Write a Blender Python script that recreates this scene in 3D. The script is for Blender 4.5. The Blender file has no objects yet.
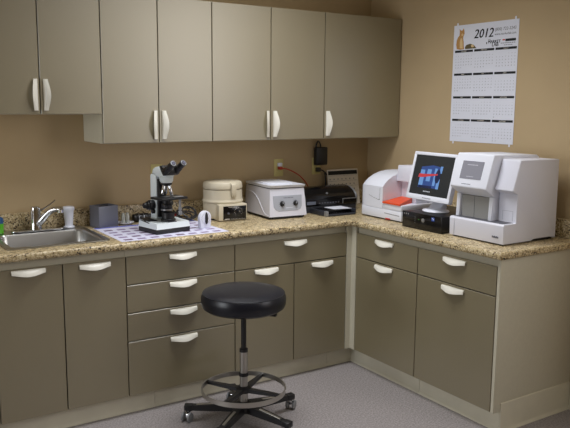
import bpy, bmesh, math, random, calendar as pycal
from mathutils import Vector, Matrix
random.seed(7)
S = bpy.context.scene
COL = S.collection
PI = math.pi
R = math.radians

# ------------------------------------------------------------------ materials
def srgb(h):
    c = [int(h[i:i+2], 16)/255 for i in (0, 2, 4)]
    return tuple([(x/12.92 if x <= .04045 else ((x+.055)/1.055)**2.4) for x in c] + [1])

def mat(name, col, rough=.5, metal=0, noise=None, bump=0, bscale=200, spec=.5, coat=0, emit=None, estr=0, trans=0, alpha=1, ior=1.5):
    m = bpy.data.materials.new(name); m.use_nodes = True
    nt = m.node_tree; b = nt.nodes['Principled BSDF']
    c = srgb(col)
    b.inputs['Base Color'].default_value = c
    b.inputs['Roughness'].default_value = rough
    b.inputs['Metallic'].default_value = metal; b.inputs['IOR'].default_value = ior
    b.inputs['Specular IOR Level'].default_value = spec
    b.inputs['Coat Weight'].default_value = coat
    b.inputs['Transmission Weight'].default_value = trans
    if emit:
        b.inputs['Emission Color'].default_value = srgb(emit); b.inputs['Emission Strength'].default_value = estr
    if noise or bump:
        tc = nt.nodes.new('ShaderNodeTexCoord')
        if noise:
            amt, sc = noise
            n = nt.nodes.new('ShaderNodeTexNoise'); n.inputs['Scale'].default_value = sc; n.inputs['Detail'].default_value = 4
            nt.links.new(tc.outputs['Object'], n.inputs['Vector'])
            r = nt.nodes.new('ShaderNodeValToRGB')
            r.color_ramp.elements[0].position = .3; r.color_ramp.elements[1].position = .7
            r.color_ramp.elements[0].color = tuple([x*(1-amt) for x in c[:3]]+[1])
            r.color_ramp.elements[1].color = tuple([min(1, x*(1+amt)) for x in c[:3]]+[1])
            nt.links.new(n.outputs['Fac'], r.inputs['Fac']); nt.links.new(r.outputs['Color'], b.inputs['Base Color'])
        if bump:
            n2 = nt.nodes.new('ShaderNodeTexNoise'); n2.inputs['Scale'].default_value = bscale; n2.inputs['Detail'].default_value = 3
            nt.links.new(tc.outputs['Object'], n2.inputs['Vector'])
            bp = nt.nodes.new('ShaderNodeBump'); bp.inputs['Strength'].default_value = bump; bp.inputs['Distance'].default_value = .002
            nt.links.new(n2.outputs['Fac'], bp.inputs['Height']); nt.links.new(bp.outputs['Normal'], b.inputs['Normal'])
    return m

def granite():
    m = bpy.data.materials.new('granite_laminate'); m.use_nodes = True
    nt = m.node_tree; b = nt.nodes['Principled BSDF']; L = nt.links.new
    b.inputs['Roughness'].default_value = .38
    tc = nt.nodes.new('ShaderNodeTexCoord')
    v = nt.nodes.new('ShaderNodeTexVoronoi'); v.inputs['Scale'].default_value = 150; v.inputs['Randomness'].default_value = 1
    L(tc.outputs['Object'], v.inputs['Vector'])
    sep = nt.nodes.new('ShaderNodeSeparateColor'); L(v.outputs['Color'], sep.inputs['Color'])
    n = nt.nodes.new('ShaderNodeTexNoise'); n.inputs['Scale'].default_value = 38; n.inputs['Detail'].default_value = 5
    L(tc.outputs['Object'], n.inputs['Vector'])
    mx = nt.nodes.new('ShaderNodeMath'); mx.operation = 'MULTIPLY_ADD'; mx.inputs[1].default_value = .56; mx.inputs[2].default_value = -.09
    L(sep.outputs[0], mx.inputs[0])
    ad = nt.nodes.new('ShaderNodeMath'); ad.operation = 'MULTIPLY_ADD'; ad.inputs[1].default_value = .62
    L(n.outputs['Fac'], ad.inputs[0]); L(mx.outputs[0], ad.inputs[2])
    r = nt.nodes.new('ShaderNodeValToRGB'); cr = r.color_ramp; cr.interpolation = 'LINEAR'
    cr.elements[0].position = .16; cr.elements[0].color = srgb('2a231b')
    cr.elements[1].position = .93; cr.elements[1].color = srgb('e2d8c0')
    for p, c in ((.25, '5a4a36'), (.33, '98845f'), (.5, 'b4a079'), (.68, 'cdbd98')):
        e = cr.elements.new(p); e.color = srgb(c)
    L(ad.outputs[0], r.inputs['Fac']); L(r.outputs['Color'], b.inputs['Base Color'])
    return m

M = dict(
    wall=mat('tan_wall_paint', 'b9a37f', .85, noise=(.03, 3), bump=.15, bscale=350),
    ceil=mat('ceiling_paint', 'd8d4c8', .9),
    floor=None,
    lam=mat('taupe_laminate', '80765b', .36, noise=(.025, 220), spec=1, ior=1.7),
    cream=mat('cream_laminate', 'c6c1ae', .5, noise=(.02, 60)),
    base=mat('cream_vinyl_base', 'd8d3c0', .45, noise=(.03, 12)),
    pull=mat('pull_plastic', 'dfdcd1', .35),
    granite=granite(),
    steel=mat('stainless', 'b9b9b8', .3, 1, bump=.05, bscale=500),
    chrome=mat('chrome', 'd4d6da', .09, 1),
    brush=mat('brushed_steel', 'b5b2ac', .33, 1),
    black=mat('black_plastic', '17171a', .4),
    gloss=mat('gloss_black', '0c0c0f', .16),
    vinyl=mat('black_vinyl', '11141f', .33, bump=.12, bscale=260),
    white=mat('white_plastic', 'e2e5f0', .38),
    white2=mat('cool_white_plastic', 'd9dae6', .42),
    mwhite=mat('white_enamel', 'e2ebee', .3),
    beige=mat('beige_plastic', 'cdc4ae', .45),
    slate=mat('slate_plastic', '6b6d78', .45),
    navy=mat('navy_grey_plastic', '33363f', .35),
    lgrey=mat('light_grey_panel', 'a9adb8', .45),
    grey=mat('grey_panel', '9a9a98', .5),
    dgrey=mat('dark_grey_plastic', '56575f', .5),
    bgrey=mat('blue_grey_plastic', '6c7282', .38),
    orange=mat('orange_plastic', 'e2501c', .4),
    red=mat('red_plastic', 'c02a1c', .4),
    redcord=mat('red_cable', 'b33a20', .5),
    ivory=mat('ivory_plate', 'cbbf7e', .45),
    paper=mat('white_paper', 'dfe2ee', .8),
    card=mat('cream_card', 'd9d2c8', .8),
    ink=mat('black_ink', '15171a', .8),
    greyink=mat('grey_ink', '70717a', .8),
    blueink=mat('blue_ink', '5a63b8', .8),
    purple=mat('purple_print', '8a7a9c', .7),
    purple2=mat('plum_print', '6c5672', .7),
    lav=mat('lavender_paper', 'd5d5ea', .55),
    cat=mat('ginger_print', 'b88a50', .8), cat2=mat('pale_ginger_print', 'd9bd8c', .8),
    bowl=mat('olive_print', '5e5234', .8),
    green=mat('green_liquid_plastic', '5fb52c', .25), blue=mat('blue_label', '1f4f80', .4),
    glass=mat('clear_glass', 'eceee6', .12, trans=.55), yellow=mat('yellow_fluid', 'c7c08a', .3),
    rubber=mat('grey_rubber', '7e8084', .5),
    screen=mat('monitor_dark_screen', '16181a', .25, emit='303336', estr=.55),
    sblue=mat('screen_blue', '101830', .3, emit='35508e', estr=.8), sblue2=mat('screen_light_blue', '101830', .3, emit='6f9ad2', estr=.9),
    sdark=mat('screen_navy', '101018', .3, emit='1c2850', estr=.7),
    sred=mat('screen_red', '301010', .3, emit='d0434a', estr=.8), swhite=mat('screen_white', '404040', .3, emit='c8ccd4', estr=.8),
    lcd=mat('lcd_grey', '66666e', .3, emit='8a8a94', estr=.45), lcdt=mat('lcd_text', '9a9aa4', .4, emit='b4b4be', estr=.6), lcde=mat('lcd_edge', '2a2450', .4),
    silver=mat('silver_plastic', '9fa1a6', .3, .6),
    badge=mat('blue_badge', '2a4fa8', .3),
    lens=mat('lens_glass', '9a9ab8', .06, .7),
    led=mat('green_led', '2a5a20', .3, emit='40c030', estr=.6),
)
def floor_mat():
    m = bpy.data.materials.new('speckled_vinyl_floor'); m.use_nodes = True
    nt = m.node_tree; b = nt.nodes['Principled BSDF']; L = nt.links.new
    b.inputs['Roughness'].default_value = .5
    tc = nt.nodes.new('ShaderNodeTexCoord')
    n = nt.nodes.new('ShaderNodeTexNoise'); n.inputs['Scale'].default_value = 110; n.inputs['Detail'].default_value = 6
    n.inputs['Roughness'].default_value = .7
    L(tc.outputs['Object'], n.inputs['Vector'])
    r = nt.nodes.new('ShaderNodeValToRGB'); cr = r.color_ramp
    cr.elements[0].position = .36; cr.elements[0].color = srgb('787272')
    cr.elements[1].position = .64; cr.elements[1].color = srgb('ada7a7')
    e = cr.elements.new(.5); e.color = srgb('918b8b')
    L(n.outputs['Fac'], r.inputs['Fac']); L(r.outputs['Color'], b.inputs['Base Color'])
    return m
M['floor'] = floor_mat()

# ------------------------------------------------------------------ mesh builder
class MB:
    def __init__(s): s.bm = bmesh.new()
    def _join(s, t, mtx=None, bevel=0, seg=2, ang=30):
        if bevel:
            es = [e for e in t.edges if len(e.link_faces) == 2 and e.calc_face_angle(0) > R(ang)]
            bmesh.ops.bevel(t, geom=es, offset=bevel, segments=seg, profile=.5, affect='EDGES', clamp_overlap=True)
        if mtx is not None: bmesh.ops.transform(t, matrix=mtx, verts=t.verts)
        bmesh.ops.recalc_face_normals(t, faces=t.faces)
        me = bpy.data.meshes.new('tmp'); t.to_mesh(me); t.free()
        s.bm.from_mesh(me); bpy.data.meshes.remove(me); return s
    def box(s, x0, x1, y0, y1, z0, z1, bevel=0, seg=2, mtx=None):
        t = bmesh.new(); bmesh.ops.create_cube(t, size=1)
        for v in t.verts:
            v.co = Vector(((x0+x1)/2+v.co.x*(x1-x0), (y0+y1)/2+v.co.y*(y1-y0), (z0+z1)/2+v.co.z*(z1-z0)))
        return s._join(t, mtx, bevel, seg)
    def hexa(s, pts, bevel=0, seg=2, mtx=None):      # bottom 4 then top 4, both ccw
        t = bmesh.new(); v = [t.verts.new(p) for p in pts]
        for f in ((3, 2, 1, 0), (4, 5, 6, 7), (0, 1, 5, 4), (1, 2, 6, 5), (2, 3, 7, 6), (3, 0, 4, 7)):
            t.faces.new([v[i] for i in f])
        return s._join(t, mtx, bevel, seg)
    def prism(s, poly, axis, a, b, bevel=0, seg=2, mtx=None, ang=30):
        t = bmesh.new()
        def P(u, v, w): return {'x': (w, u, v), 'y': (u, w, v), 'z': (u, v, w)}[axis]
        A = [t.verts.new(P(u, v, a)) for u, v in poly]; B = [t.verts.new(P(u, v, b)) for u, v in poly]
        n = len(poly); t.faces.new(A); t.faces.new(B[::-1])
        for i in range(n): t.faces.new([A[i], A[(i+1) % n], B[(i+1) % n], B[i]])
        bmesh.ops.recalc_face_normals(t, faces=t.faces)
        return s._join(t, mtx, bevel, seg, ang)
    def cone(s, p0, p1, r0, r1=None, seg=24, bevel=0, caps=True):
        r1 = r0 if r1 is None else r1
        p0, p1 = Vector(p0), Vector(p1); d = p1-p0
        t = bmesh.new()
        bmesh.ops.create_cone(t, cap_ends=caps, segments=seg, radius1=r0, radius2=r1, depth=d.length)
        mt = Matrix.Translation((p0+p1)/2) @ d.to_track_quat('Z', 'Y').to_matrix().to_4x4()
        return s._join(t, mt, bevel, 2, 50)
    def lathe(s, prof, c=(0, 0, 0), seg=40, mtx=None):     # prof (r, z) from bottom axis to top axis
        t = bmesh.new(); rings = []
        for r, z in prof:
            if r < 1e-6: rings.append([t.verts.new((0, 0, z))])
            else: rings.append([t.verts.new((r*math.cos(2*PI*k/seg), r*math.sin(2*PI*k/seg), z)) for k in range(seg)])
        for a, b in zip(rings, rings[1:]):
            for k in range(seg):
                k2 = (k+1) % seg
                f = [a[k % len(a)], a[k2 % len(a)], b[k2 % len(b)], b[k % len(b)]]
                f = list(dict.fromkeys(f))
                if len(f) > 2: t.faces.new(f)
        mt = Matrix.Translation(c)
        return s._join(t, mt if mtx is None else mtx @ mt)
    def ball(s, c, r, sc=(1, 1, 1), seg=20):
        t = bmesh.new(); bmesh.ops.create_uvsphere(t, u_segments=seg, v_segments=seg//2, radius=r)
        return s._join(t, Matrix.Translation(c) @ Matrix.Diagonal((*sc, 1)))
    def tube(s, pts, r, seg=10, smooth=True, rs=None):
        pts = [Vector(p) for p in pts]
        if smooth and len(pts) > 2:
            out = []; rr = []
            n = len(pts); K = 6
            for i in range(n-1):
                p0, p1, p2, p3 = pts[max(i-1, 0)], pts[i], pts[i+1], pts[min(i+2, n-1)]
                for k in range(K):
                    t = k/K
                    out.append(.5*((2*p1)+(p2-p0)*t+(2*p0-5*p1+4*p2-p3)*t*t+(-p0+3*p1-3*p2+p3)*t**3))
                    if rs: rr.append(rs[i]*(1-t)+rs[i+1]*t)
            out.append(pts[-1]); pts = out
            if rs: rr.append(rs[-1]); rs = rr
        t = bmesh.new(); rings = []; prev = None
        for i, p in enumerate(pts):
            d = (pts[min(i+1, len(pts)-1)]-pts[max(i-1, 0)]).normalized()
            if prev is None:
                a = d.orthogonal().normalized()
            else:
                a = (prev-d*prev.dot(d)).normalized()
            prev = a; b = d.cross(a); q = rs[i] if rs else r
            rings.append([t.verts.new(p+(a*math.cos(2*PI*k/seg)+b*math.sin(2*PI*k/seg))*q) for k in range(seg)])
        for A, B in zip(rings, rings[1:]):
            for k in range(seg): t.faces.new([A[k], A[(k+1) % seg], B[(k+1) % seg], B[k]])
        t.faces.new(rings[0][::-1]); t.faces.new(rings[-1])
        return s._join(t)
    def torus(s, c, Rr, w, h, seg=64, bev=0):            # flat band ring, width w radial, height h
        t = bmesh.new(); rings = []
        pr = [(Rr-w/2, -h/2), (Rr+w/2, -h/2), (Rr+w/2, h/2), (Rr-w/2, h/2)]
        for k in range(seg):
            a = 2*PI*k/seg; rings.append([t.verts.new((r*math.cos(a), r*math.sin(a), z)) for r, z in pr])
        for k in range(seg):
            A, B = rings[k], rings[(k+1) % seg]
            for j in range(4): t.faces.new([A[j], A[(j+1) % 4], B[(j+1) % 4], B[j]])
        return s._join(t, Matrix.Translation(c))
    def loft(s, secs, mtx=None):                          # closed loft of sections
        t = bmesh.new(); rs = [[t.verts.new(p) for p in sec] for sec in secs]; n = len(rs[0])
        for A, B in zip(rs, rs[1:]):
            for k in range(n): t.faces.new([A[k], A[(k+1) % n], B[(k+1) % n], B[k]])
        t.faces.new(rs[0][::-1]); t.faces.new(rs[-1])
        return s._join(t, mtx)
    def text(s, string, size, mtx, ext=.0002, shear=0, align='LEFT'):
        cu = bpy.data.curves.new('t', 'FONT'); cu.body = string; cu.size = size; cu.extrude = ext; cu.shear = shear
        cu.align_x = align; cu.resolution_u = 2
        o = bpy.data.objects.new('t', cu); COL.objects.link(o)
        dg = bpy.context.evaluated_depsgraph_get(); dg.update()
        me = bpy.data.meshes.new_from_object(o.evaluated_get(dg))
        bpy.data.objects.remove(o); bpy.data.curves.remove(cu)
        me.transform(mtx); s.bm.from_mesh(me); bpy.data.meshes.remove(me); return s
    def build(s, name, m, parent=None, world=True, ang=35):
        me = bpy.data.meshes.new(name)
        if parent is not None and world:
            bmesh.ops.transform(s.bm, matrix=root_matrix(parent).inverted(), verts=s.bm.verts)
        s.bm.to_mesh(me); s.bm.free()
        for p in me.polygons: p.use_smooth = True
        me.set_sharp_from_angle(angle=R(ang))
        me.materials.append(M[m] if isinstance(m, str) else m)
        o = bpy.data.objects.new(name, me); COL.objects.link(o)
        if parent is not None: o.parent = parent
        return o
def mtx_of(o): return Matrix.Translation(o.location) @ o.rotation_euler.to_matrix().to_4x4()
def root_matrix(o):
    m = mtx_of(o)
    while o.parent: o = o.parent; m = mtx_of(o) @ m
    return m
def tag(o, label, cat, group=None):
    o['label'] = label; o['category'] = cat
    if group: o['group'] = group
    return o
def thing(name, label, cat, loc=(0, 0, 0), rz=0, group=None):
    o = bpy.data.objects.new(name, None); COL.objects.link(o)
    o.location = loc; o.rotation_euler = (0, 0, rz); o.empty_display_size = .05
    return tag(o, label, cat, group)
def struct(o): o['kind'] = 'structure'; return o
def lab(o, l): o['label'] = l; return o
def face_mtx(origin, X, Y):
    X = Vector(X).normalized(); Y = Vector(Y).normalized(); Z = X.cross(Y)
    m = Matrix((X, Y, Z)).transposed().to_4x4(); m.translation = Vector(origin); return m

# ------------------------------------------------------------------ layout (metres; room corner at the origin)
CT = .930                 # counter top height
FY = -.610                # outer door face of both base runs
XA, XB, XC, XE, XD, X1 = -2.380, -2.062, -1.432, -1.0346, -.649, -2.698
YF, YG, YH = -.653, -1.1925, -1.743
ZT, ZR, ZB = .8545, .7044, .108
ZL2, ZL3 = .5545, .404
UY = -.3325
ZUL, ZUT, ZTOP = 1.5645, 1.410, 2.1915
LX, FRY, CZ = -6.4, -7.2, 2.74

# ------------------------------------------------------------------ room shell
struct(MB().box(LX-.1, .1, FRY-.1, .1, -.06, 0).build('floor', 'floor'))
struct(MB().box(LX-.1, .1, FRY-.1, .1, CZ, CZ+.06).build('ceiling', 'ceil'))
struct(MB().box(LX-.1, .1, 0, .1, 0, CZ).build('wall_back', 'wall'))
struct(MB().box(0, .1, FRY-.1, 0, 0, CZ).build('wall_right', 'wall'))
struct(MB().box(LX-.1, LX, FRY, 0, 0, CZ).build('wall_left', 'wall'))
struct(MB().box(LX, 0, FRY-.1, FRY, 0, CZ).build('wall_front', 'wall'))
def cove(u0, u1, top, t=.006):       # profile of a vinyl cove base: thin sheet with flared foot
    return [(0, 0), (.016, 0), (.0155, .004), (.009, .010), (t, .020), (t, top-.004), (t-.003, top), (0, top)]
TD = -.549
b = MB()
def cove_run_y(b, x0, x1, y, top):   # faces -y
    return b.prism([(y-u, v) for u, v in cove(0, 0, top)], 'x', x0, x1)
def cove_run_x(b, y0, y1, x, top):   # faces -x
    return b.prism([(x-u, v) for u, v in cove(0, 0, top)], 'y', y0, y1)
cove_run_y(b, -3.32, -1.9, TD, ZB-.001); cove_run_y(b, -1.8985, -.747, TD, ZB-.001); cove_run_y(b, -.7455, TD-.006, TD, ZB-.001)
struct(b.build('baseboard_back', 'base'))
b = MB()
cove_run_x(b, -1.185, TD-.006, TD, ZB-.001); cove_run_x(b, -1.7595, -1.188, TD, ZB-.001)
struct(b.build('baseboard_right', 'base'))
b = MB(); cove_run_y(b, TD-.006, -.006, YH-.018, .152)
struct(b.build('baseboard_end', 'base'))
b = MB(); cove_run_x(b, FRY, YH-.026, -.0005, .152)
struct(b.build('baseboard_wall', 'base'))

# ------------------------------------------------------------------ cup pulls
def pull_mesh(L=.155, flip=1):
    # local: length along x, sags along -y (the bulging lip), stands out along +z
    secs = []; N = 16
    for i in range(N+1):
        t = -1+2*i/N; k = math.cos(t*PI/2)**1.3
        bb = .0205+.0095*k; h = .004+.019*k; x = t*L/2
        secs.append([(x, 0, 0), (x, 0, .007), (x, -.006, .0105+h*.25), (x, -bb*.72, .0085+h*.85), (x, -bb, .0085+h), (x, -bb, .0035+h), (x, -bb*.7, .004+h*.72), (x, -.010, .003+h*.15), (x, -.012, 0)])
    return secs
def add_pull(parent, c, X, Y):
    # c: middle of the straight edge on the door face; X along length; Y away from the bulge
    return MB().loft(pull_mesh(), face_mtx(c, X, Y)).build('handle', 'pull', parent, ang=60)
def slab_y(x0, x1, z0, z1, y, name, parent, g=.0028):
    return MB().box(x0+g, x1-g, y, y+.019, z0+g, z1-g, .0014, 1).build(name, 'lam', parent)
def slab_x(y0, y1, z0, z1, x, name, parent, g=.0028):
    return MB().box(x, x+.019, y0+g, y1-g, z0+g, z1-g, .0014, 1).build(name, 'lam', parent)
def carcass_y(x0, x1, parent, railz=ZT):
    e = .0006; b = MB(); y0, y1 = FY+.0195, -.001; zt = CT-.0385
    b.box(x0+e, x0+.018, y0, y1, ZB, zt).box(x1-.018, x1-e, y0, y1, ZB, zt)
    b.box(x0+.018, x1-.018, y0, y1, ZB, ZB+.018).box(x0+.018, x1-.018, y1-.008, y1, ZB+.018, zt)
    b.box(x0+.018, x1-.018, y0, y0+.018, ZT-.03, zt)
    return b.build('body', 'cream', parent)
def carcass_x(y0, y1, parent):
    e = .0006; b = MB(); x0, x1 = FY+.0195, -.001; zt = CT-.0385
    b.box(x0, x1, y0+e, y0+.018, ZB, zt).box(x0, x1, y1-.018, y1-e, ZB, zt)
    b.box(x0, x1, y0+.018, y1-.018, ZB, ZB+.018).box(x1-.008, x1, y0+.018, y1-.018, ZB+.018, zt)
    b.box(x0, x0+.018, y0+.018, y1-.018, ZT-.03, zt)
    return b.build('body', 'cream', parent)
XR, ZUPV = (1, 0, 0), (0, 0, 1)
GB = 'base cabinets under the worktop'
t = thing('base_cabinet', 'taupe base cabinet left of the sink cabinet, cut off by the photo edge', 'cabinet', (-3.01, -.3, ZB), 0, GB)
carcass_y(-3.32, X1, t); d = slab_y(-3.32, X1, ZB, ZT, FY, 'door', t); add_pull(d, (-2.83, FY, .842), XR, ZUPV)
t = thing('base_cabinet', 'taupe base cabinet with two tall doors below the sink', 'cabinet', ((X1+XB)/2, -.3, ZB), 0, GB)
carcass_y(X1, XB, t)
d = slab_y(X1, XA, ZB, ZT, FY, 'door', t); add_pull(d, (-2.540, FY, .8475), XR, ZUPV)
d = slab_y(XA, XB, ZB, ZT, FY, 'door', t); add_pull(d, (-2.222, FY, .8405), XR, ZUPV)
t = thing('base_cabinet', 'taupe base cabinet of four stacked drawers below the microscope', 'cabinet', ((XB+XC)/2, -.3, ZB), 0, GB)
carcass_y(XB, XC, t)
for z0, z1 in ((ZR, ZT), (ZL2, ZR), (ZL3, ZL2), (ZB, ZL3)):
    d = slab_y(XB, XC, z0, z1, FY, 'drawer', t); add_pull(d, (-1.748, FY, z1-.0125), XR, ZUPV)
t = thing('base_cabinet', 'taupe base cabinet with one wide drawer over two doors, behind the stool', 'cabinet', ((XC+XD)/2, -.3, ZB), 0, GB)
carcass_y(XC, XD, t)
d = slab_y(XC, XD, ZR, ZT, FY, 'drawer', t); add_pull(d, (-1.031, FY, ZT-.014), XR, ZUPV)
d = slab_y(XC, XE, ZB, ZR, FY, 'door', t); add_pull(d, (-1.229, FY, ZR-.010), XR, ZUPV)
d = slab_y(XE, XD, ZB, ZR, FY, 'door', t); add_pull(d, (-.836, FY, ZR-.013), XR, ZUPV)
YR = (0, -1, 0)
t = thing('base_cabinet', 'taupe base cabinet with one drawer over one door, right of the inner corner', 'cabinet', (-.3, (YF+YG)/2, ZB), 0, GB)
carcass_x(YG, YF, t)
lab(MB().prism([(XD+.001, FY), (FY, FY), (FY, YF+.001), (FY+.018, YF+.001), (FY+.018, FY+.018), (XD+.001, FY+.018)], 'z', ZB, CT-.0385, .001, 1)
    .build('corner_post', 'cream', t), 'cream corner post')
d = slab_x(YG, YF, ZR, ZT, FY, 'drawer', t); add_pull(d, (FY, -.918, ZT-.012), YR, ZUPV)
d = slab_x(YG, YF, ZB, ZR, FY, 'door', t); add_pull(d, (FY, -.917, ZR-.012), YR, ZUPV)
t = thing('base_cabinet', 'taupe base cabinet at the open right end, cream side panel showing', 'cabinet', (-.3, (YH+YG)/2, ZB), 0, GB)
carcass_x(YH, YG, t)
d = slab_x(YH, YG, ZR, ZT, FY, 'drawer', t); add_pull(d, (FY, -1.467, ZT-.012), YR, ZUPV)
d = slab_x(YH, YG, ZB, ZR, FY, 'door', t); add_pull(d, (FY, -1.463, ZR-.014), YR, ZUPV)
lab(MB().prism([(FY+.003, ZB), (-.001, .0), (-.001, CT-.0385), (FY+.003, CT-.0385)][0:1] + [(TD+.001, ZB), (TD+.001, 0), (-.001, 0), (-.001, CT-.0385), (FY+.003, CT-.0385)], 'y', YH-.0175, YH-.0005)
    .build('end_panel', 'cream', t), 'cream end panel')

# ------------------------------------------------------------------ wall cabinets
GU = 'wall cabinets along the back wall'
def wall_cab(x0, x1, z0, label, splits, pulls):
    t = thing('wall_cabinet', label, 'cabinet', ((x0+x1)/2, -.15, z0), 0, GU)
    e = .0006
    MB().box(x0+e, x1-e, UY+.0195, -.001, z0, ZTOP, .001, 1).build('body', 'cream', t)
    xs = [x0]+splits+[x1]
    for i, (a, c) in enumerate(zip(xs, xs[1:])):
        d = slab_y(a, c, z0, ZTOP, UY, 'door', t, .0028)
        px, right = pulls[i]
        # straight edge stands beside the seam, the lip bulges away from it
        Y = (-1, 0, 0) if right else (1, 0, 0)
        X = (0, 0, 1) if not right else (0, 0, -1)
        X = Vector(Y).cross(Vector((0, -1, 0)))
        add_pull(d, (px, UY, z0+.0975), X, Y)
wall_cab(X1, -2.065, ZUL, 'short taupe two-door wall cabinet above the sink, hung higher than the rest', [XA], [(XA-.012, False), (XA+.016, True)])
wall_cab(-2.065, -1.4216, ZUT, 'tall taupe two-door wall cabinet above the microscope', [-1.7487], [(-1.7487-.012, False), (-1.7487+.016, True)])
wall_cab(-1.4216, -.635, ZUT, 'tall taupe two-door wall cabinet above the white lidded machine', [-1.030], [(-1.030-.012, False), (-1.030+.016, True)])
wall_cab(-.635, -.004, ZUT, 'taupe wall cabinet with one wide door, in the room corner', [], [(-.635+.016, True)])

# ------------------------------------------------------------------ worktop
SX0, SX1, SY0, SY1 = -2.600, -2.122, -.520, -.055      # cut-out
def worktop():
    t = thing('worktop', 'L-shaped speckled tan granite-look worktop with rounded front edge', 'worktop', (-1.2, -.3, CT-.038))
    bm = bmesh.new()
    XL, YE, D = -3.34, -1.780, -.635
    xs = [XL, SX0, SX1, D, -.001]; ys = [YE, D, SY0, SY1, -.001]
    vs = {}
    def V(i, j):
        if (i, j) not in vs: vs[(i, j)] = bm.verts.new((xs[i], ys[j], CT))
        return vs[(i, j)]
    for i in range(4):
        for j in range(4):
            if j == 0 and i < 3: continue
            if i == 1 and j == 2: continue
            bm.faces.new([V(i, j), V(i+1, j), V(i+1, j+1), V(i, j+1)])
    r = bmesh.ops.extrude_face_region(bm, geom=list(bm.faces))
    nv = [v for v in r['geom'] if isinstance(v, bmesh.types.BMVert)]
    for v in nv: v.co.z -= .038
    bmesh.ops.recalc_face_normals(bm, faces=bm.faces)
    es = []
    for e in bm.edges:
        a, c = e.verts
        if abs(a.co.z-c.co.z) > .001: continue
        for k, val in ((1, D), (0, D), (1, YE), (0, XL)):
            if abs(a.co[k]-val) < 1e-5 and abs(c.co[k]-val) < 1e-5:
                # front lines only
                if k == 1 and val == D and max(a.co.x, c.co.x) > D+1e-5: continue
                if k == 0 and val == D and max(a.co.y, c.co.y) > D+1e-5: continue
                es.append(e)
    bmesh.ops.bevel(bm, geom=es, offset=.013, segments=4, profile=.5, affect='EDGES', clamp_overlap=True)
    m = MB(); m.bm.free(); m.bm = bm
    m.build('slab', 'granite', t)
    tag(MB().box(-3.34, -.021, -.021, -.001, CT+.0002, 1.030, .004).build('backsplash', 'granite'), 'long speckled tan backsplash strip along the back wall behind the sink and instruments', 'backsplash')
    tag(MB().box(-.021, -.001, -1.780, -.0215, CT+.0002, 1.030, .004).build('backsplash', 'granite'), 'speckled tan backsplash strip along the right wall behind the white analysers', 'backsplash')
worktop()

# ------------------------------------------------------------------ sink and tap
def rrect(x0, x1, y0, y1, r, n=6):
    o = []
    for cx, cy, a0 in ((x1-r, y0+r, -90), (x1-r, y1-r, 0), (x0+r, y1-r, 90), (x0+r, y0+r, 180)):
        for k in range(n+1):
            a = R(a0+90*k/n); o.append((cx+r*math.cos(a), cy+r*math.sin(a)))
    return o
t = thing('sink', 'single-bowl stainless steel sink set into the worktop at the left', 'sink', (-2.36, -.29, CT))
secs = []
Z0 = CT+.0008
for (x0, x1, y0, y1, r, z) in ((-2.616, -2.106, -.536, -.030, .03, Z0), (-2.616, -2.106, -.536, -.030, .03, Z0+.004), (-2.612, -2.110, -.532, -.034, .028, Z0+.0065),
                               (-2.590, -2.132, -.508, -.040, .03, Z0+.0065), (-2.584, -2.138, -.502, -.135, .045, Z0+.003), (-2.580, -2.142, -.498, -.139, .05, Z0-.006),
                               (-2.572, -2.150, -.490, -.147, .055, CT-.165), (-2.552, -2.170, -.470, -.167, .05, CT-.180), (-2.39, -2.33, -.32, -.29, .014, CT-.184)):
    secs.append([(x, y, z) for x, y in rrect(x0, x1, y0, y1, r)])
bm = bmesh.new(); rs = [[bm.verts.new(p) for p in s_] for s_ in secs]
for A, B in zip(rs, rs[1:]):
    for k in range(len(A)): bm.faces.new([A[k], A[(k+1) % len(A)], B[(k+1) % len(A)], B[k]])
bm.faces.new(rs[-1])
bmesh.ops.recalc_face_normals(bm, faces=bm.faces)
m = MB(); m.bm.free(); m.bm = bm; bowl = m.build('basin', 'steel', t, ang=50)
sm = bowl.modifiers.new('thick', 'SOLIDIFY'); sm.thickness = .0012; sm.offset = -1
MB().cone((-2.36, -.305, CT-.186), (-2.36, -.305, CT-.181), .042, .040).build('drain', 'chrome', t)
ZD = Z0+.007
t = thing('tap', 'chrome single-lever tap standing on the back of the sink', 'tap', (-2.368, -.085, ZD))
MB().prism(rrect(-2.500, -2.215, -.114, -.058, .026), 'z', ZD, ZD+.008, .003).build('base_plate', 'chrome', t)
MB().lathe([(0, ZD+.008), (.031, ZD+.008), (.029, ZD+.03), (.0265, ZD+.05), (.0265, 1.045), (.025, 1.064), (.019, 1.070), (0, 1.071)], (-2.368, -.085, 0)).build('tap_body', 'chrome', t)
MB().tube([(-2.368, -.088, .967), (-2.348, -.112, .992), (-2.325, -.135, 1.027), (-2.303, -.158, 1.052), (-2.282, -.182, 1.060), (-2.262, -.205, 1.060)], .015, 14,
          rs=[.021, .020, .017, .016, .015, .016]).cone((-2.267, -.199, 1.060), (-2.267, -.199, 1.043), .0165, .015).build('spout', 'chrome', t)
MB().tube([(-2.345, -.090, 1.045), (-2.315, -.10, 1.065), (-2.288, -.11, 1.086), (-2.270, -.117, 1.102)], .005, 8, rs=[.007, .0045, .004, .005]).build('lever', 'chrome', t)

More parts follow.
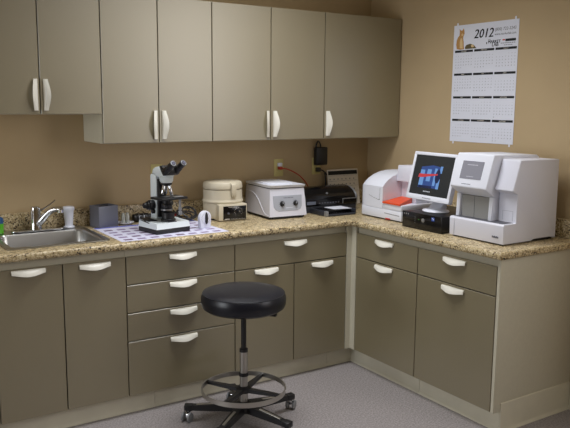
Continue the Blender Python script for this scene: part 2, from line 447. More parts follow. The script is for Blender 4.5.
# small items by the sink
t = thing('specimen_bottle', 'white plastic bottle with a wide cap at the back right corner of the sink', 'bottle', (-2.186, -.068, ZD))
c = (-2.186, -.068, 0)
MB().lathe([(0, ZD), (.030, ZD), (.030, ZD+.006), (.022, ZD+.009), (.0225, ZD+.03), (.0275, 1.030), (.0275, 1.035), (0, 1.035)], c).build('bottle_body', 'white', t)
MB().lathe([(0, 1.034), (.031, 1.034), (.032, 1.037), (.032, 1.050), (.029, 1.054), (.012, 1.057), (0, 1.057)], c).build('cap', 'white', t)
t = thing('soap_bottle', 'green bottle with a blue band at the far left edge of the sink', 'bottle', (-2.560, -.067, ZD))
c = (-2.560, -.067, 0)
MB().lathe([(0, ZD), (.026, ZD), (.028, ZD+.004), (.028, .990), (0, .990)], c).build('bottle_body', 'green', t)
MB().lathe([(0, .9902), (.0282, .9902), (.0282, 1.014), (.022, 1.022), (.012, 1.026), (0, 1.026)], c).build('label_band', 'blue', t)
MB().lathe([(0, 1.0262), (.012, 1.0262), (.012, 1.036), (0, 1.037)], c).build('cap', 'white', t)

# grey organiser box
t = thing('organiser_box', 'dark grey open-topped organiser box right of the sink', 'box', (-1.994, -.094, CT), R(13))
def organiser():
    b = MB(); h = .122; hw = .062; hd = .050; w = .004
    b.box(-hw, hw, -hd, hd, 0, .005, .001, 1)
    b.box(-hw, hw, -hd, -hd+w, .005, h, .0015).box(-hw, hw, hd-w, hd, .005, h, .0015)
    b.box(-hw, -hw+w, -hd+w, hd-w, .005, h).box(hw-w, hw, -hd+w, hd-w, .005, h)
    return b
organiser().build('shell', 'slate', t, world=False)
MB().box(-.002, .002, -.045, .045, .006, .108).box(.003, .055, -.002, .002, .006, .108).build('divider', 'black', t, world=False)

# laminated chart
t = thing('cell_chart', 'lavender printed chart of cell pictures lying under the microscope', 'chart', (-1.77, -.36, CT))
MX0, MX1, MY0, MY1 = -2.075, -1.462, -.600, -.140
MB().box(MX0, MX1, MY0, MY1, CT+.0005, CT+.0016).build('sheet', 'lav', t)
MB().box(MX0+.004, MX1-.004, MY1-.035, MY1-.004, CT+.0017, CT+.0020).build('title_band', 'blueink', t)
for j in range(5):
    for i in range(8):
        x = MX0+.026+i*.0725; y = MY0+.026+j*.076; k = (i*3+j*5) % 4
        MB().box(x, x+.046, y, y+.032, CT+.0017, CT+.0020).build('cell_picture', 'purple' if k else 'purple2', t)

# dish, vials, ribbed eyepiece
t = thing('dish', 'shallow white round dish holding vials behind the chart', 'dish', (-1.866, -.088, CT))
MB().lathe([(0, CT), (.030, CT), (.050, CT+.014), (.047, CT+.0145), (.029, CT+.004), (0, CT+.004)], (-1.866, -.088, 0)).build('plate', 'white', t)
for i, (x, y, l) in enumerate(((-1.878, -.088, 'clear glass vial standing in the white dish, on its left'), (-1.852, -.085, 'clear glass vial with pale yellow fluid standing in the white dish'))):
    v = thing('vial', l, 'vial', (x, y, CT+.0045), 0, 'vials in the dish')
    z = CT+.0045
    MB().lathe([(0, z), (.010, z), (.011, z+.003), (.011, z+.050), (.0085, z+.055), (.0085, z+.062), (.0075, z+.062), (.0075, z+.055), (.0098, z+.049), (.0098, z+.004), (0, z+.003)], (x, y, 0), 20).build('tube', 'glass', v)
    MB().lathe([(0, z+.0035), (.0092, z+.0042), (.0092, z+(.014 if i == 0 else .03)), (0, z+(.014 if i == 0 else .03))], (x, y, 0), 20).build('fluid', 'yellow' if i else 'lav', v)
t = thing('lens_barrel', 'black ribbed lens barrel lying behind the microscope base', 'lens', (-1.751, -.052, CT))
ax = Vector((1, .0, 0)).normalized(); p0 = Vector((-1.806, -.055, CT+.0265))
b = MB()
for i, (a, c, r) in enumerate(((0, .018, .0225), (.018, .030, .026), (.030, .034, .021), (.034, .058, .0255), (.058, .062, .021), (.062, .090, .026), (.090, .110, .020))):
    b.cone(p0+ax*a, p0+ax*c, r, r, 28, .0015)
b.build('barrel', 'black', t)
b = MB()
for a in (.0305, .0585): b.cone(p0+ax*a, p0+ax*(a+.003), .0245, .0245, 28)
b.build('ring', 'silver', t)

# ------------------------------------------------------------------ microscope (local: faces -y)
t = thing('microscope', 'white and black binocular microscope standing on the lavender chart', 'microscope', (-1.761, -.406, CT+.0021), R(9.5))
L = dict(world=False)
MB().box(-.107, .107, -.0925, .0925, 0, .026, .004).build('foot', 'black', t, **L)
MB().hexa([(-.107, -.0925, .0262), (.107, -.0925, .0262), (.107, .0925, .0262), (-.107, .0925, .0262),
           (-.103, -.086, .056), (.103, -.086, .056), (.103, .090, .064), (-.103, .090, .064)], .004).build('base', 'mwhite', t, **L)
MB().hexa([(-.1045, -.015, .050), (-.050, -.015, .0605), (-.050, .088, .064), (-.1045, .088, .060),
           (-.102, -.005, .0625), (-.056, .000, .066), (-.056, .082, .071), (-.100, .082, .067)], .004).build('base_cover', 'black', t, **L)
MB().box(-.022, .030, -.078, -.064, .0565, .0600, .0005, 1).build('name_plate', 'dgrey', t, **L)
MB().prism([(.030, .062), (.090, .062), (.090, .302), (.082, .310), (.035, .310), (.030, .30)], 'x', -.030, .030, .005).build('arm', 'mwhite', t, **L)
MB().box(-.025, .025, .012, .0295, .075, .285, .003).build('arm_cover', 'black', t, **L)
MB().prism([(.070, .3105), (.062, .335), (.040, .348), (-.045, .362), (-.074, .332), (-.060, .300), (.02, .296), (.04, .3105)], 'x', -.031, .031, .006).build('head', 'mwhite', t, **L)
MB().lathe([(0, .268), (.030, .268), (.036, .278), (.038, .298), (.030, .306), (0, .306)], (0, -.028, 0)).build('nose_housing', 'mwhite', t, **L)
MB().lathe([(0, .252), (.022, .252), (.031, .260), (.031, .267), (0, .2675)], (0, -.028, 0)).build('nosepiece', 'black', t, **L)
for i, a in enumerate((0, 120, 240)):
    dx, dy = math.sin(R(a+25)), math.cos(R(a+25))
    p = Vector((dx*.017, -.028+dy*.017, .255)); q = Vector((dx*.029, -.028+dy*.029, .207 if i != 1 else .200))
    MB().cone(q, p, .0085, .0095, 18, .001).cone(q+(q-p)*.08, q, .0055, .008, 18).build('objective', 'chrome', t, **L)
MB().box(-.080, .086, -.105, .010, .180, .193, .003).build('stage', 'black', t, **L)
MB().box(.005, .060, -.10, -.070, .1935, .197, .001, 1).box(-.03, .035, -.055, -.02, .1932, .1945).build('slide_holder', 'silver', t, **L)
MB().lathe([(0, .126), (.026, .126), (.030, .132), (.030, .150), (.024, .156), (.024, .1785), (0, .1785)], (0, -.028, 0)).build('condenser', 'black', t, **L)
MB().lathe([(0, .118), (.033, .118), (.033, .1255), (0, .1258)], (0, -.028, 0)).build('iris_ring', 'silver', t, **L)
MB().lathe([(0, .062), (.040, .062), (.040, .070), (.034, .074), (.034, .106), (.028, .110), (0, .110)], (0, -.040, 0)).build('illuminator', 'black', t, **L)
MB().cone((.054, -.075, .110), (.054, -.075, .180), .0065, .0065, 14).cone((.054, -.075, .092), (.054, -.075, .112), .011, .011, 18, .002).cone((.054, -.075, .118), (.054, -.075, .135), .0095, .0095, 18, .002).build('stage_knob', 'silver', t, **L)
MB().ball((.047, -.038, .088), .007).build('lamp_dot', 'red', t, **L)
for s in (-1, 1):
    MB().cone((s*.031, .060, .140), (s*.060, .060, .140), .028, .028, 28, .003).cone((s*.060, .060, .140), (s*.072, .060, .140), .022, .022, 28, .003).cone((s*.072, .060, .140), (s*.092, .060, .140), .016, .015, 28, .003).build('focus_knob', 'black', t, **L)
MB().cone((-.030, .05, .105), (-.046, .05, .105), .012, .012, 20, .002).build('lock_knob', 'black', t, **L)
MB().prism([(-.030, .360), (-.050, .365), (-.090, .342), (-.088, .320), (-.068, .308), (-.045, .335)], 'x', -.048, .048, .005).build('eyepiece_block', 'black', t, **L)
for s in (-1, 1):
    p = Vector((s*.0325, -.068, .331)); d = Vector((0, -.085, .054)).normalized()
    e = MB().cone(p, p+d*.050, .020, .019, 24, .002).cone(p+d*.050, p+d*.082, .0175, .0165, 24, .001).build('eyepiece', 'black', t, **L)
    MB().cone(p+d*.0822, p+d*.094, .0185, .0175, 24, .0015).build('eyepiece_rim', 'black', e, **L)
    MB().cone(p+d*.0935, p+d*.0948, .0160, .0150, 24).build('eyepiece_ring', 'silver', e, **L)
    MB().cone(p+d*.0945, p+d*.0956, .0125, .0120, 24).build('lens', 'black', e, **L)
    MB().cone(p+d*.0954, p+d*.0960, .0075, .0075, 20).build('lens', 'lens', e, **L)
    
# cables behind the microscope
b = MB()
def loop(cx, cy, cz, rx, ry, tilt, r, ph=0):
    pts = []
    for k in range(15):
        a = ph+2*PI*k/14*1.04
        pts.append((cx+rx*math.cos(a), cy+ry*math.sin(a)*.6, cz+.004+abs(ry*(1+math.sin(a))*tilt)+.0006*k))
    return pts
b.tube(loop(-1.525, -.170, CT+.003, .075, .045, .55, .004), .0042, 8)
b.tube(loop(-1.510, -.150, CT+.006, .060, .040, .80, .004, 1), .0042, 8)
b.tube(loop(-1.540, -.185, CT+.010, .050, .035, .45, .004, 2), .0042, 8)
b.tube(loop(-1.495, -.160, CT+.014, .045, .050, .60, .004, 4), .0042, 8)
b.tube([(-1.635, -.200, CT+.020), (-1.605, -.150, CT+.075), (-1.570, -.100, CT+.060), (-1.520, -.075, CT+.02), (-1.46, -.05, CT+.006)], .0042, 8)
b.box(-1.615, -1.585, -.245, -.205, CT+.0005, CT+.045, .004)
tag(b.build('power_cable', 'black'), 'tangled black cables coiled on the worktop behind the microscope', 'cable')

# timer
t = thing('timer', 'small white dome-shaped dial timer with a black pointer, on the chart', 'timer', (-1.533, -.432, CT+.0021), R(14))
pr = [(-.032, 0), (.032, 0), (.038, .012)]+[(.042*math.cos(R(a)), .056+.042*math.sin(R(a))) for a in range(-15, 196, 15)]+[(-.038, .012)]
MB().prism(pr, 'y', -.018, .006, .004).build('case', 'white', t, **L)
MB().prism([(.0, .022), (.008, .035), (.0105, .056), (.008, .075), (0, .092), (-.006, .075), (-.007, .056), (-.006, .035)], 'y', -.028, -.0182, .002).build('pointer', 'black', t, **L)
b = MB()
for k in range(24):
    a = 2*PI*k/24
    b.box(-.0007, .0007, -.0186, -.0181, .028, .033, mtx=Matrix.Translation((0, 0, .054)) @ Matrix.Rotation(a, 4, 'Y'))
b.build('tick_marks', 'greyink', t, **L)

# ------------------------------------------------------------------ beige round centrifuge
cx, cy = -1.272, -.168
t = thing('drum_centrifuge', 'round beige lidded drum centrifuge with a black control panel', 'centrifuge', (cx, cy, CT))
c = (cx, cy, 0)
MB().lathe([(0, CT), (.10, CT), (.10, CT+.012), (0, CT+.012)], c).build('foot_ring', 'black', t)
MB().lathe([(0, CT+.0125), (.116, CT+.0125), (.119, CT+.018), (.121, CT+.030), (.120, 1.033), (.1235, 1.037), (.1245, 1.043), (.1235, 1.048), (.1205, 1.052), (.1195, 1.060), (.1185, 1.1125), (.114, 1.1135), (0, 1.1135)], c, 64).build('drum', 'beige', t)
MB().lathe([(0, 1.114), (.110, 1.114), (.110, 1.119), (.1195, 1.120), (.1205, 1.124), (.1185, 1.148), (.113, 1.157), (.100, 1.162), (.05, 1.165), (0, 1.166)], c, 64).build('lid', 'beige', t)
pc = Vector((-1.275, -.302, 0))
rot = Matrix.Translation((-1.272, -.30, 0)) @ Matrix.Rotation(R(-5), 4, 'Z')
MB().box(-.092, .092, 0, .075, CT+.004, 1.032, .005, mtx=rot).build('panel_housing', 'beige', t)
MB().box(-.064, .085, -.003, -.0002, CT+.008, 1.021, .002, mtx=rot).build('control_panel', 'gloss', t)
fm = rot @ face_mtx((0, -.0032, 0), (1, 0, 0), (0, 0, 1))
MB().cone(rot @ Vector((.033, -.0032, .985)), rot @ Vector((.033, -.006, .985)), .019, .019).cone(rot @ Vector((.033, -.006, .985)), rot @ Vector((.033, -.022, .985)), .012, .010, 24, .002).build('dial', 'black', t)
MB().cone(rot @ Vector((-.034, -.0032, .978)), rot @ Vector((-.034, -.016, .978)), .0065, .0055, 16, .001).build('switch', 'dgrey', t)
b = MB()
for k in range(11):
    a = R(-30+k*24)
    b.box(.0225, .0265, -.0006, 0, -.0008, .0008, mtx=rot @ Matrix.Translation((.033, -.0033, .985)) @ Matrix.Rotation(-a, 4, 'Y'))
b.box(-.057, -.024, -.0006, 0, .9415, .9455, mtx=rot @ Matrix.Translation((0, -.0032, 0)))
for k in range(9): b.box(-.012+k*.010, -.007+k*.010, -.0006, 0, .9425, .9445, mtx=rot @ Matrix.Translation((0, -.0032, 0)))
for k in range(6): b.box(-.030+k*.009, -.025+k*.009, -.0006, 0, 1.0125, 1.015, mtx=rot @ Matrix.Translation((0, -.0032, 0)))
b.box(-.0008, .0008, -.0006, 0, .002, .009, mtx=rot @ Matrix.Translation((.033, -.0225, .985)))
b.build('panel_marks', 'card', t)
lt = Matrix.Translation((cx, cy, 0)) @ Matrix.Rotation(R(3), 4, 'Z')
MB().prism([(-.1215, 1.070), (-.1285, 1.074), (-.1350, 1.090), (-.1345, 1.146), (-.1275, 1.154), (-.1150, 1.158), (-.1215, 1.146)], 'x', -.016, .016, .003, mtx=lt).build('latch', 'beige', t)

# ------------------------------------------------------------------ white square centrifuge
t = thing('microcentrifuge', 'white square-bodied centrifuge with two black knobs on its front', 'centrifuge', (-.936, -.392, CT), R(-4))
FOOT = .016
b = MB()
for x in (-.105, .105):
    for y in (.03, .32): b.cone((x, y, 0), (x, y, FOOT+.002), .014, .014, 16)
b.box(-.118, .118, .012, .335, .006, FOOT+.001)
b.build('rubber_feet', 'black', t, **L)
MB().hexa([(-.130, 0, FOOT), (.130, 0, FOOT), (.130, .345, FOOT), (-.130, .345, FOOT),
           (-.120, .016, .185), (.116, .016, .185), (.116, .345, .185), (-.120, .345, .185)], .008, 3).build('body', 'white2', t, **L)
MB().hexa([(-.121, .014, .191), (.117, .014, .191), (.117, .340, .191), (-.121, .340, .191),
           (-.123, .002, .207), (.119, .002, .207), (.119, .345, .207), (-.123, .345, .207)], .006, 3).build('lid', 'white', t, **L)
MB().prism(rrect(-.092, .088, .06, .325, .06), 'z', .2045, .2135, .004).build('lid_boss', 'white', t, **L)
MB().box(-.114, .114, .022, .33, .1852, .1909).build('gasket', 'black', t, **L)
tilt = Matrix.Translation((0, 0, FOOT)) @ Matrix.Rotation(math.atan2(.016, .174), 4, 'X').inverted()
pp = [(-.103, .128), (-.099, .060), (-.086, .042), (-.062, .034), (.065, .034), (.088, .042), (.096, .060), (.098, .128)]
MB().prism(pp, 'y', -.0022, .0006, .0008, 1, mtx=tilt).build('control_panel', 'lgrey', t, **L)
for x in (-.042, .052):
    p = tilt @ Vector((x, -.0024, .078)); q = tilt @ Vector((x, -.016, .078)); w = tilt @ Vector((x, -.005, .078))
    k = MB().cone(p, w, .017, .016, 24, .001).cone(w, q, .0125, .0105, 24, .002).build('knob', 'black', t, **L)
    MB().box(x-.001, x+.001, -.0172, -.0161, .078, .089, mtx=tilt).build('pointer_mark', 'white', k, **L)
b = MB()
for cx_ in (-.042, .052):
    for k in range(9):
        a = R(-130+k*32)
        b.box(-.0008, .0008, -.0026, -.0022, .0195, .023, mtx=tilt @ Matrix.Translation((cx_, 0, .078)) @ Matrix.Rotation(a, 4, 'Y'))
for k in range(7): b.box(-.030+k*.010, -.024+k*.010, -.0026, -.0022, .112, .115, mtx=tilt)
b.build('panel_marks', 'ink', t, **L)
b = MB()
for k in range(6): b.box(-.016+k*.008, -.011+k*.008, -.0026, -.0022, .050, .054, mtx=tilt)
b.build('panel_marks', 'white', t, **L)
sw = [(.335, .152), (.250, .147), (.190, .128), (.140, .095), (.095, .055), (.060, .030), (.012, .024)]
MB().tube([(-.1298+(z-FOOT)*.0517-.0003, y+.006, z) for y, z in sw], .0026, 8).build('trim_line', 'white', t, **L)

# ------------------------------------------------------------------ outlets, cords and adapter
def outlet(loc, label, jack=False):
    t = thing('wall_outlet', label, 'outlet', loc, 0, 'outlet plates on the back wall')
    x, y, z = loc
    MB().box(x-.036, x+.036, -.0065, -.0005, z-.058, z+.058, .0025).build('plate', 'ivory', t)
    for s in (-1, 1):
        MB().prism([(x+.0165*math.cos(R(a)), z+s*.0195+.0135*math.sin(R(a))) for a in range(0, 360, 20)], 'y', -.0085, -.0062).build('receptacle', 'ivory', t)
    MB().cone((x, -.0066, z), (x, -.0076, z), .003, .003, 10).build('screw', 'silver', t)
outlet((-.763, 0, 1.207), 'ivory wall outlet with the red cord plugged in')
outlet((-.455, 0, 1.206), 'ivory wall outlet half hidden by the black power adapter')
outlet((-1.632, 0, 1.205), 'ivory wall outlet behind the microscope head')
t = thing('red_cord', 'red cord hanging from the wall outlet down behind the printer', 'cord', (-.757, -.01, 1.226))
MB().box(-.778, -.748, -.030, -.0087, 1.216, 1.240, .003).build('adapter_block', 'white', t)
MB().box(-.774, -.752, -.040, -.0090, 1.196, 1.2155, .003).build('plug', 'redcord', t)
MB().tube([(-.763, -.038, 1.205), (-.735, -.046, 1.202), (-.690, -.050, 1.186), (-.640, -.052, 1.160), (-.600, -.055, 1.128), (-.570, -.060, 1.090), (-.556, -.065, 1.045), (-.550, -.062, .985), (-.545, -.060, CT+.006), (-.50, -.055, CT+.006)], .0042, 8).build('cable', 'redcord', t)
t = thing('power_adapter', 'black power adapter brick hanging on the back wall above the outlet', 'adapter', (-.444, -.02, 1.21))
MB().box(-.482, -.388, -.044, -.009, 1.214, 1.336, .006).build('brick', 'black', t)
MB().tube([(-.474, -.025, 1.333), (-.472, -.025, 1.355), (-.462, -.025, 1.373), (-.452, -.025, 1.374), (-.440, -.025, 1.356), (-.437, -.025, 1.333)], .0055, 8).build('cord_loop', 'black', t)
MB().box(-.467, -.437, -.036, -.0088, 1.168, 1.197, .004).build('plug', 'black', t)
MB().tube([(-.442, -.030, 1.182), (-.415, -.034, 1.172), (-.392, -.037, 1.150), (-.376, -.039, 1.120), (-.372, -.040, 1.060), (-.375, -.040, .99), (-.38, -.042, CT+.006)], .0048, 8).tube([(-.405, -.033, 1.166), (-.400, -.038, 1.12), (-.404, -.040, 1.05), (-.41, -.042, CT+.006)], .004, 8).build('cable', 'black', t)

# calendar card leaning on the wall
t = thing('desk_calendar', 'cream desk calendar with a black header leaning against the wall behind the printer', 'calendar', (-.245, -.09, CT))
th = math.atan2(.04, .245)
cm = Matrix.Translation((-.255, -.075, CT+.0012)) @ Matrix.Scale(.92, 4, (1, 0, 0)) @ Matrix.Rotation(-th, 4, 'X')
MB().box(-.146, .146, -.004, 0, 0, .250, .001, 1, mtx=cm).build('board', 'card', t)
b = MB().box(-.138, .138, -.0046, -.0041, .212, .240, mtx=cm); b.build('header', 'ink', t)
b = MB()
for j in range(5):
    for i in range(7):
        x = -.128+i*.0375; z = .178-j*.036
        b.box(x, x+.008, -.0046, -.0041, z, z+.008, mtx=cm)
        if (i+j) % 3 == 0: b.box(x+.010, x+.028, -.0046, -.0041, z-.010, z-.008, mtx=cm)
    b.box(-.138, .138, -.0046, -.0041, .205-j*.036-.0006, .205-j*.036+.0006, mtx=cm)
b.build('date_grid', 'greyink', t)
for s in (-1, 1):
    pass

# ------------------------------------------------------------------ printer
t = thing('printer', 'black inkjet printer with silver trim and its output tray folded out', 'printer', (-.54, -.26, CT))
PX0, PX1 = -.742, -.305
pf = [(-.265, CT+.012), (-.272, CT+.055), (-.275, CT+.085), (-.268, CT+.105), (-.240, CT+.132), (-.200, CT+.150), (-.150, CT+.158), (-.110, CT+.150), (-.100, CT+.12), (-.100, CT+.012)]
MB().prism(pf, 'x', PX0+.014, PX1-.014, .006, 3).build('cover', 'gloss', t)
pe = [(-.268, CT+.002), (-.278, CT+.052), (-.281, CT+.084), (-.275, CT+.104), (-.246, CT+.130), (-.203, CT+.149), (-.150, CT+.156), (-.106, CT+.148), (-.096, CT+.12), (-.096, CT+.002)]
for a, c in ((PX0, PX0+.0135), (PX1-.0135, PX1)):
    MB().prism(pe, 'x', a, c, .005, 3).build('side_panel', 'silver', t)
MB().box(PX0+.015, PX1-.015, -.286, -.262, CT+.045, CT+.083, .004).build('front_band', 'gloss', t)
MB().box(PX0+.016, PX0+.085, -.2895, -.2845, CT+.055, CT+.075, .001, 1).build('button_panel', 'bgrey', t)
MB().box(PX1-.130, PX1-.016, -.2885, -.2845, CT+.077, CT+.083, .001, 1).box(PX1-.135, PX1-.128, -.2885, -.2845, CT+.050, CT+.083, .001, 1).build('trim_strip', 'silver', t)
b = MB()
for k in range(8): b.box(PX0+.11+k*.022, PX0+.122+k*.022, -.2875, -.2862, CT+.058, CT+.066)
b.build('slots', 'dgrey', t)
MB().box(PX0+.015, PX1-.015, -.280, -.262, CT+.002, CT+.044, .003).build('lower_front', 'navy', t)
MB().cone((-.548, -.2575, CT+.118), (-.548, -.2605, CT+.1215), .0075, .0075, 20).build('emblem', 'silver', t)
tr = MB().prism([(-.697, -.446), (-.681, -.462), (-.470, -.462), (-.445, -.440), (-.445, -.281), (-.697, -.281)], 'z', CT+.002, CT+.012, .002)
tr.box(-.697, -.689, -.450, -.281, CT+.0115, CT+.036, .002).box(-.453, -.445, -.438, -.281, CT+.0115, CT+.036, .002)
tr = tr.build('paper_tray', 'navy', t)
MB().box(-.688, -.454, -.446, -.284, CT+.0122, CT+.015).build('tray_floor', 'gloss', t)
MB().box(-.688, -.454, -.400, -.284, CT+.0155, CT+.034, .003).build('tray_cover', 'gloss', t)
MB().box(-.699, -.684, -.466, -.436, CT+.002, CT+.036, .003).build('tray_corner', 'silver', t)
tag(MB().hexa([(-.600, -.405, CT+.0345), (-.470, -.425, CT+.0345), (-.465, -.300, CT+.0345), (-.600, -.300, CT+.0345),
               (-.600, -.405, CT+.0360), (-.470, -.425, CT+.0360), (-.465, -.300, CT+.0360), (-.600, -.300, CT+.0360)]).build('paper_sheet', 'paper'),
    'white sheet of paper lying in the printer output tray', 'paper')

# ------------------------------------------------------------------ white analyser with orange tray (faces -x)
t = thing('chemistry_analyzer', 'white bench analyser with a rounded hood and an orange sample tray', 'analyser', (-.30, -.69, CT))
fx = -.450; zb = CT+.008
MB().box(-.435, -.13, -.860, -.525, CT, zb+.001).build('foot', 'black', t)
# lower body with rounded far corner
poly = [(fx, -.872), (-.12, -.872), (-.12, -.480), (-.415, -.480)]+[(-.415-.035*math.sin(R(a)), -.515+.035*math.cos(R(a))) for a in (22, 45, 68, 90)]
MB().prism(poly, 'z', zb, CT+.066, .004).build('lower_body', 'white', t)
MB().prism([(fx, -.872), (-.12, -.872), (-.12, -.701), (fx, -.701)], 'z', CT+.0675, CT+.102, .004).build('tray_deck', 'white', t)
hood = [(fx, CT+.0675), (fx, CT+.200), (-.430, CT+.224), (-.405, CT+.243), (-.37, CT+.262), (-.325, CT+.276), (-.27, CT+.285), (-.20, CT+.286), (-.12, CT+.276), (-.12, CT+.0675)]
secs = []
for y, ins, dz in ((-.700, .0, .0), (-.66, 0, 0), (-.54, .001, -.001), (-.508, .005, -.003), (-.490, .014, -.008), (-.482, .026, -.016)):
    secs.append([(min(-.12, x+ins*max(0, min(1, (-.12-x)/.25))), y, z+(dz if z > CT+.1 else 0)) for x, z in hood])
MB().loft(secs).build('hood', 'white', t, ang=32)
MB().prism([(-.344, CT+.233), (-.14, CT+.233), (-.14, CT+.326), (-.332, CT+.330)], 'y', -.842, -.7015, .004).build('tower_head', 'white2', t)
MB().box(-.300, -.14, -.836, -.7015, CT+.1025, CT+.2325, .004).build('tower_column', 'white2', t)
MB().hexa([(fx-.006, -.866, CT+.1025), (-.302, -.802, CT+.1025), (-.302, -.706, CT+.1025), (fx-.006, -.706, CT+.1025),
           (fx-.006, -.866, CT+.112), (-.302, -.802, CT+.134), (-.302, -.706, CT+.134), (fx-.006, -.706, CT+.112)], .003).build('sample_tray', 'orange', t)
MB().box(fx-.004, fx+.01, -.775, -.735, CT+.006, CT+.014, .001, 1).build('red_tab', 'red', t)
b = MB()
for k in range(13):
    b.box(fx-.0005, fx+.0002, -.722-k*.0105-.0075, -.722-k*.0105, CT+.0400-.0003*k, CT+.0450-.0003*k)
b.build('printed_name', 'greyink', t)
MB().box(fx-.0008, fx+.0005, -.675, -.6735, CT+.118, CT+.192).tube([(fx-.0002, -.675, CT+.118), (fx-.0002, -.63, CT+.124), (fx-.0002, -.57, CT+.140)], .0008, 6).box(fx-.001, fx+.0005, -.672, -.655, CT+.1175, CT+.1205).build('hood_seam', 'dgrey', t)

# ------------------------------------------------------------------ desktop computer and monitor
t = thing('desktop_computer', 'small black desktop computer lying flat under the monitor', 'computer', (-.32, -1.112, CT))
MB().box(-.510, -.13, -1.262, -.958, CT+.003, CT+.092, .003).build('case', 'black', t)
MB().box(-.5165, -.5105, -1.265, -.956, CT+.002, CT+.094, .0025).build('front_panel', 'gloss', t)
b = MB()
for x in (-.49, -.16):
    for y in (-1.24, -.98): b.cone((x, y, CT), (x, y, CT+.0035), .010, .010, 14)
b.build('feet', 'black', t)
MB().cone((-.517, -1.127, CT+.058), (-.520, -1.127, CT+.058), .0115, .0115, 20, .001).build('power_button', 'silver', t)
MB().box(-.5185, -.517, -1.215, -1.193, CT+.064, CT+.084).build('badge', 'badge', t)
MB().box(-.5188, -.5186, -1.211, -1.206, CT+.070, CT+.078).box(-.5188, -.5186, -1.204, -1.197, CT+.076, CT+.081).build('badge_mark', 'white', t)
b = MB()
for k in range(3): b.cone((-.517, -.974-k*.016, CT+.080), (-.5182, -.974-k*.016, CT+.080), .0045, .0045, 14)
b.build('audio_sockets', 'silver', t)
b = MB()
for k in range(4): b.box(-.5175, -.517, -1.064, -1.061, CT+.034+k*.011, CT+.037+k*.011)
b.build('indicator_marks', 'silver', t)
MB().ball((-.517, -1.092, CT+.058), .0022).build('indicator_light', 'led', t)

MC = Vector((-.420, -1.077, 1.2245)); myaw = -.05; mt_ = .235; MW, MH = .360, .278
t = thing('monitor', 'white-framed flat monitor tilted back on the black desktop computer', 'monitor', (-.385, -1.09, CT+.0945))
u = Vector((math.cos(myaw)*math.sin(mt_), math.sin(myaw)*math.sin(mt_), math.cos(mt_)))
r_ = Vector((math.sin(myaw), -math.cos(myaw), 0)); n_ = r_.cross(u)       # n_ points to the viewer
mm = Matrix((r_, u, n_)).transposed().to_4x4(); mm.translation = MC
w, h = MW/2, MH/2; bz = .019; bb = .030
fr = MB().box(-w, w, h-bz, h, -.030, 0, .004, mtx=mm).box(-w, w, -h, -h+bb, -.030, 0, .004, mtx=mm).box(-w, -w+bz, -h+bb-.004, h-bz+.004, -.030, -.0003, .002, mtx=mm).box(w-bz, w, -h+bb-.004, h-bz+.004, -.030, -.0003, .002, mtx=mm)
fr.box(-w+.008, w-.008, -h+.008, h-.008, -.040, -.012, .004, mtx=mm).hexa([(-w+.05, -h+.04, -.070), (w-.05, -h+.04, -.070), (w-.05, h-.04, -.070), (-w+.05, h-.04, -.070), (-w+.02, -h+.02, -.039), (w-.02, -h+.02, -.039), (w-.02, h-.02, -.039), (-w+.02, h-.02, -.039)], .006, mtx=mm).build('frame', 'white', t)
scr = MB().box(-w+bz-.001, w-bz+.001, -h+bb-.001, h-bz+.001, -.011, -.004, mtx=mm).build('screen', 'screen', t)
def sp(poly, z): return MB().prism(poly, 'z', z-.0004, z, mtx=mm)
ox, oy = -.012, .002
def quad(x0, x1, y0, y1, sk=0): return [(x0+sk*.2, y0), (x1+sk*.2, y0), (x1+sk, y1), (x0+sk, y1)]
sp([(ox-.085, oy-.070), (ox+.075, oy-.066), (ox+.078, oy+.058), (ox+.010, oy+.064), (ox-.085, oy+.050)], -.0034).build('picture', 'sblue', scr)
b = MB()
for q in (quad(-.085, -.050, -.058, .034), quad(-.030, .004, -.030, .040), quad(.030, .050, -.052, .048), quad(.062, .084, -.068, -.010), quad(.070, .088, .022, .062, .003)):
    b.prism([(ox+x, oy+y) for x, y in q], 'z', -.0034, -.0031, mtx=mm)
b.build('picture', 'sblue2', scr)
MB().prism([(ox+.062+.02*math.cos(R(a)), oy+.004+.040*math.sin(R(a))) for a in range(0, 360, 20)], 'z', -.0031, -.0029, mtx=mm).prism([(ox+x, oy+y) for x, y in quad(-.082, .028, -.070, -.056)], 'z', -.0031, -.0029, mtx=mm).build('picture', 'sdark', scr)
MB().prism([(ox-.098, oy-.012), (ox-.060, oy-.010), (ox+.060, oy+.010), (ox+.060, oy+.018), (ox-.05, oy+.010), (ox-.094, oy+.010)], 'z', -.0028, -.0026, mtx=mm).build('picture', 'sred', scr)
b = MB()
for k in range(5): b.box(ox-.032+k*.012, ox-.024+k*.012, oy-.092, oy-.086, -.0036, -.0033, mtx=mm)
b.build('caption', 'swhite', scr)
b = MB()
for k in range(9): b.box(-.036+k*.008, -.030+k*.008, -h+.011, -h+.015, -.0001, .0004, mtx=mm)
b.build('brand_line', 'dgrey', t)
zc_ = CT+.0945
MB().lathe([(0, zc_), (.082, zc_), (.084, zc_+.004), (.078, zc_+.010), (.05, zc_+.017), (0, zc_+.018)], (0, 0, 0), 48, mtx=Matrix.Translation((-.385, -1.09, 0)) @ Matrix.Diagonal((.85, 1.0, 1, 1))).build('stand_base', 'white', t)
MB().prism([(-.41, zc_+.010), (-.345, zc_+.010), (-.335, zc_+.085), (-.335, zc_+.20), (-.352, zc_+.20), (-.358, zc_+.10), (-.372, zc_+.045)], 'y', -1.135, -1.045, .005).build('stand_neck', 'white', t)

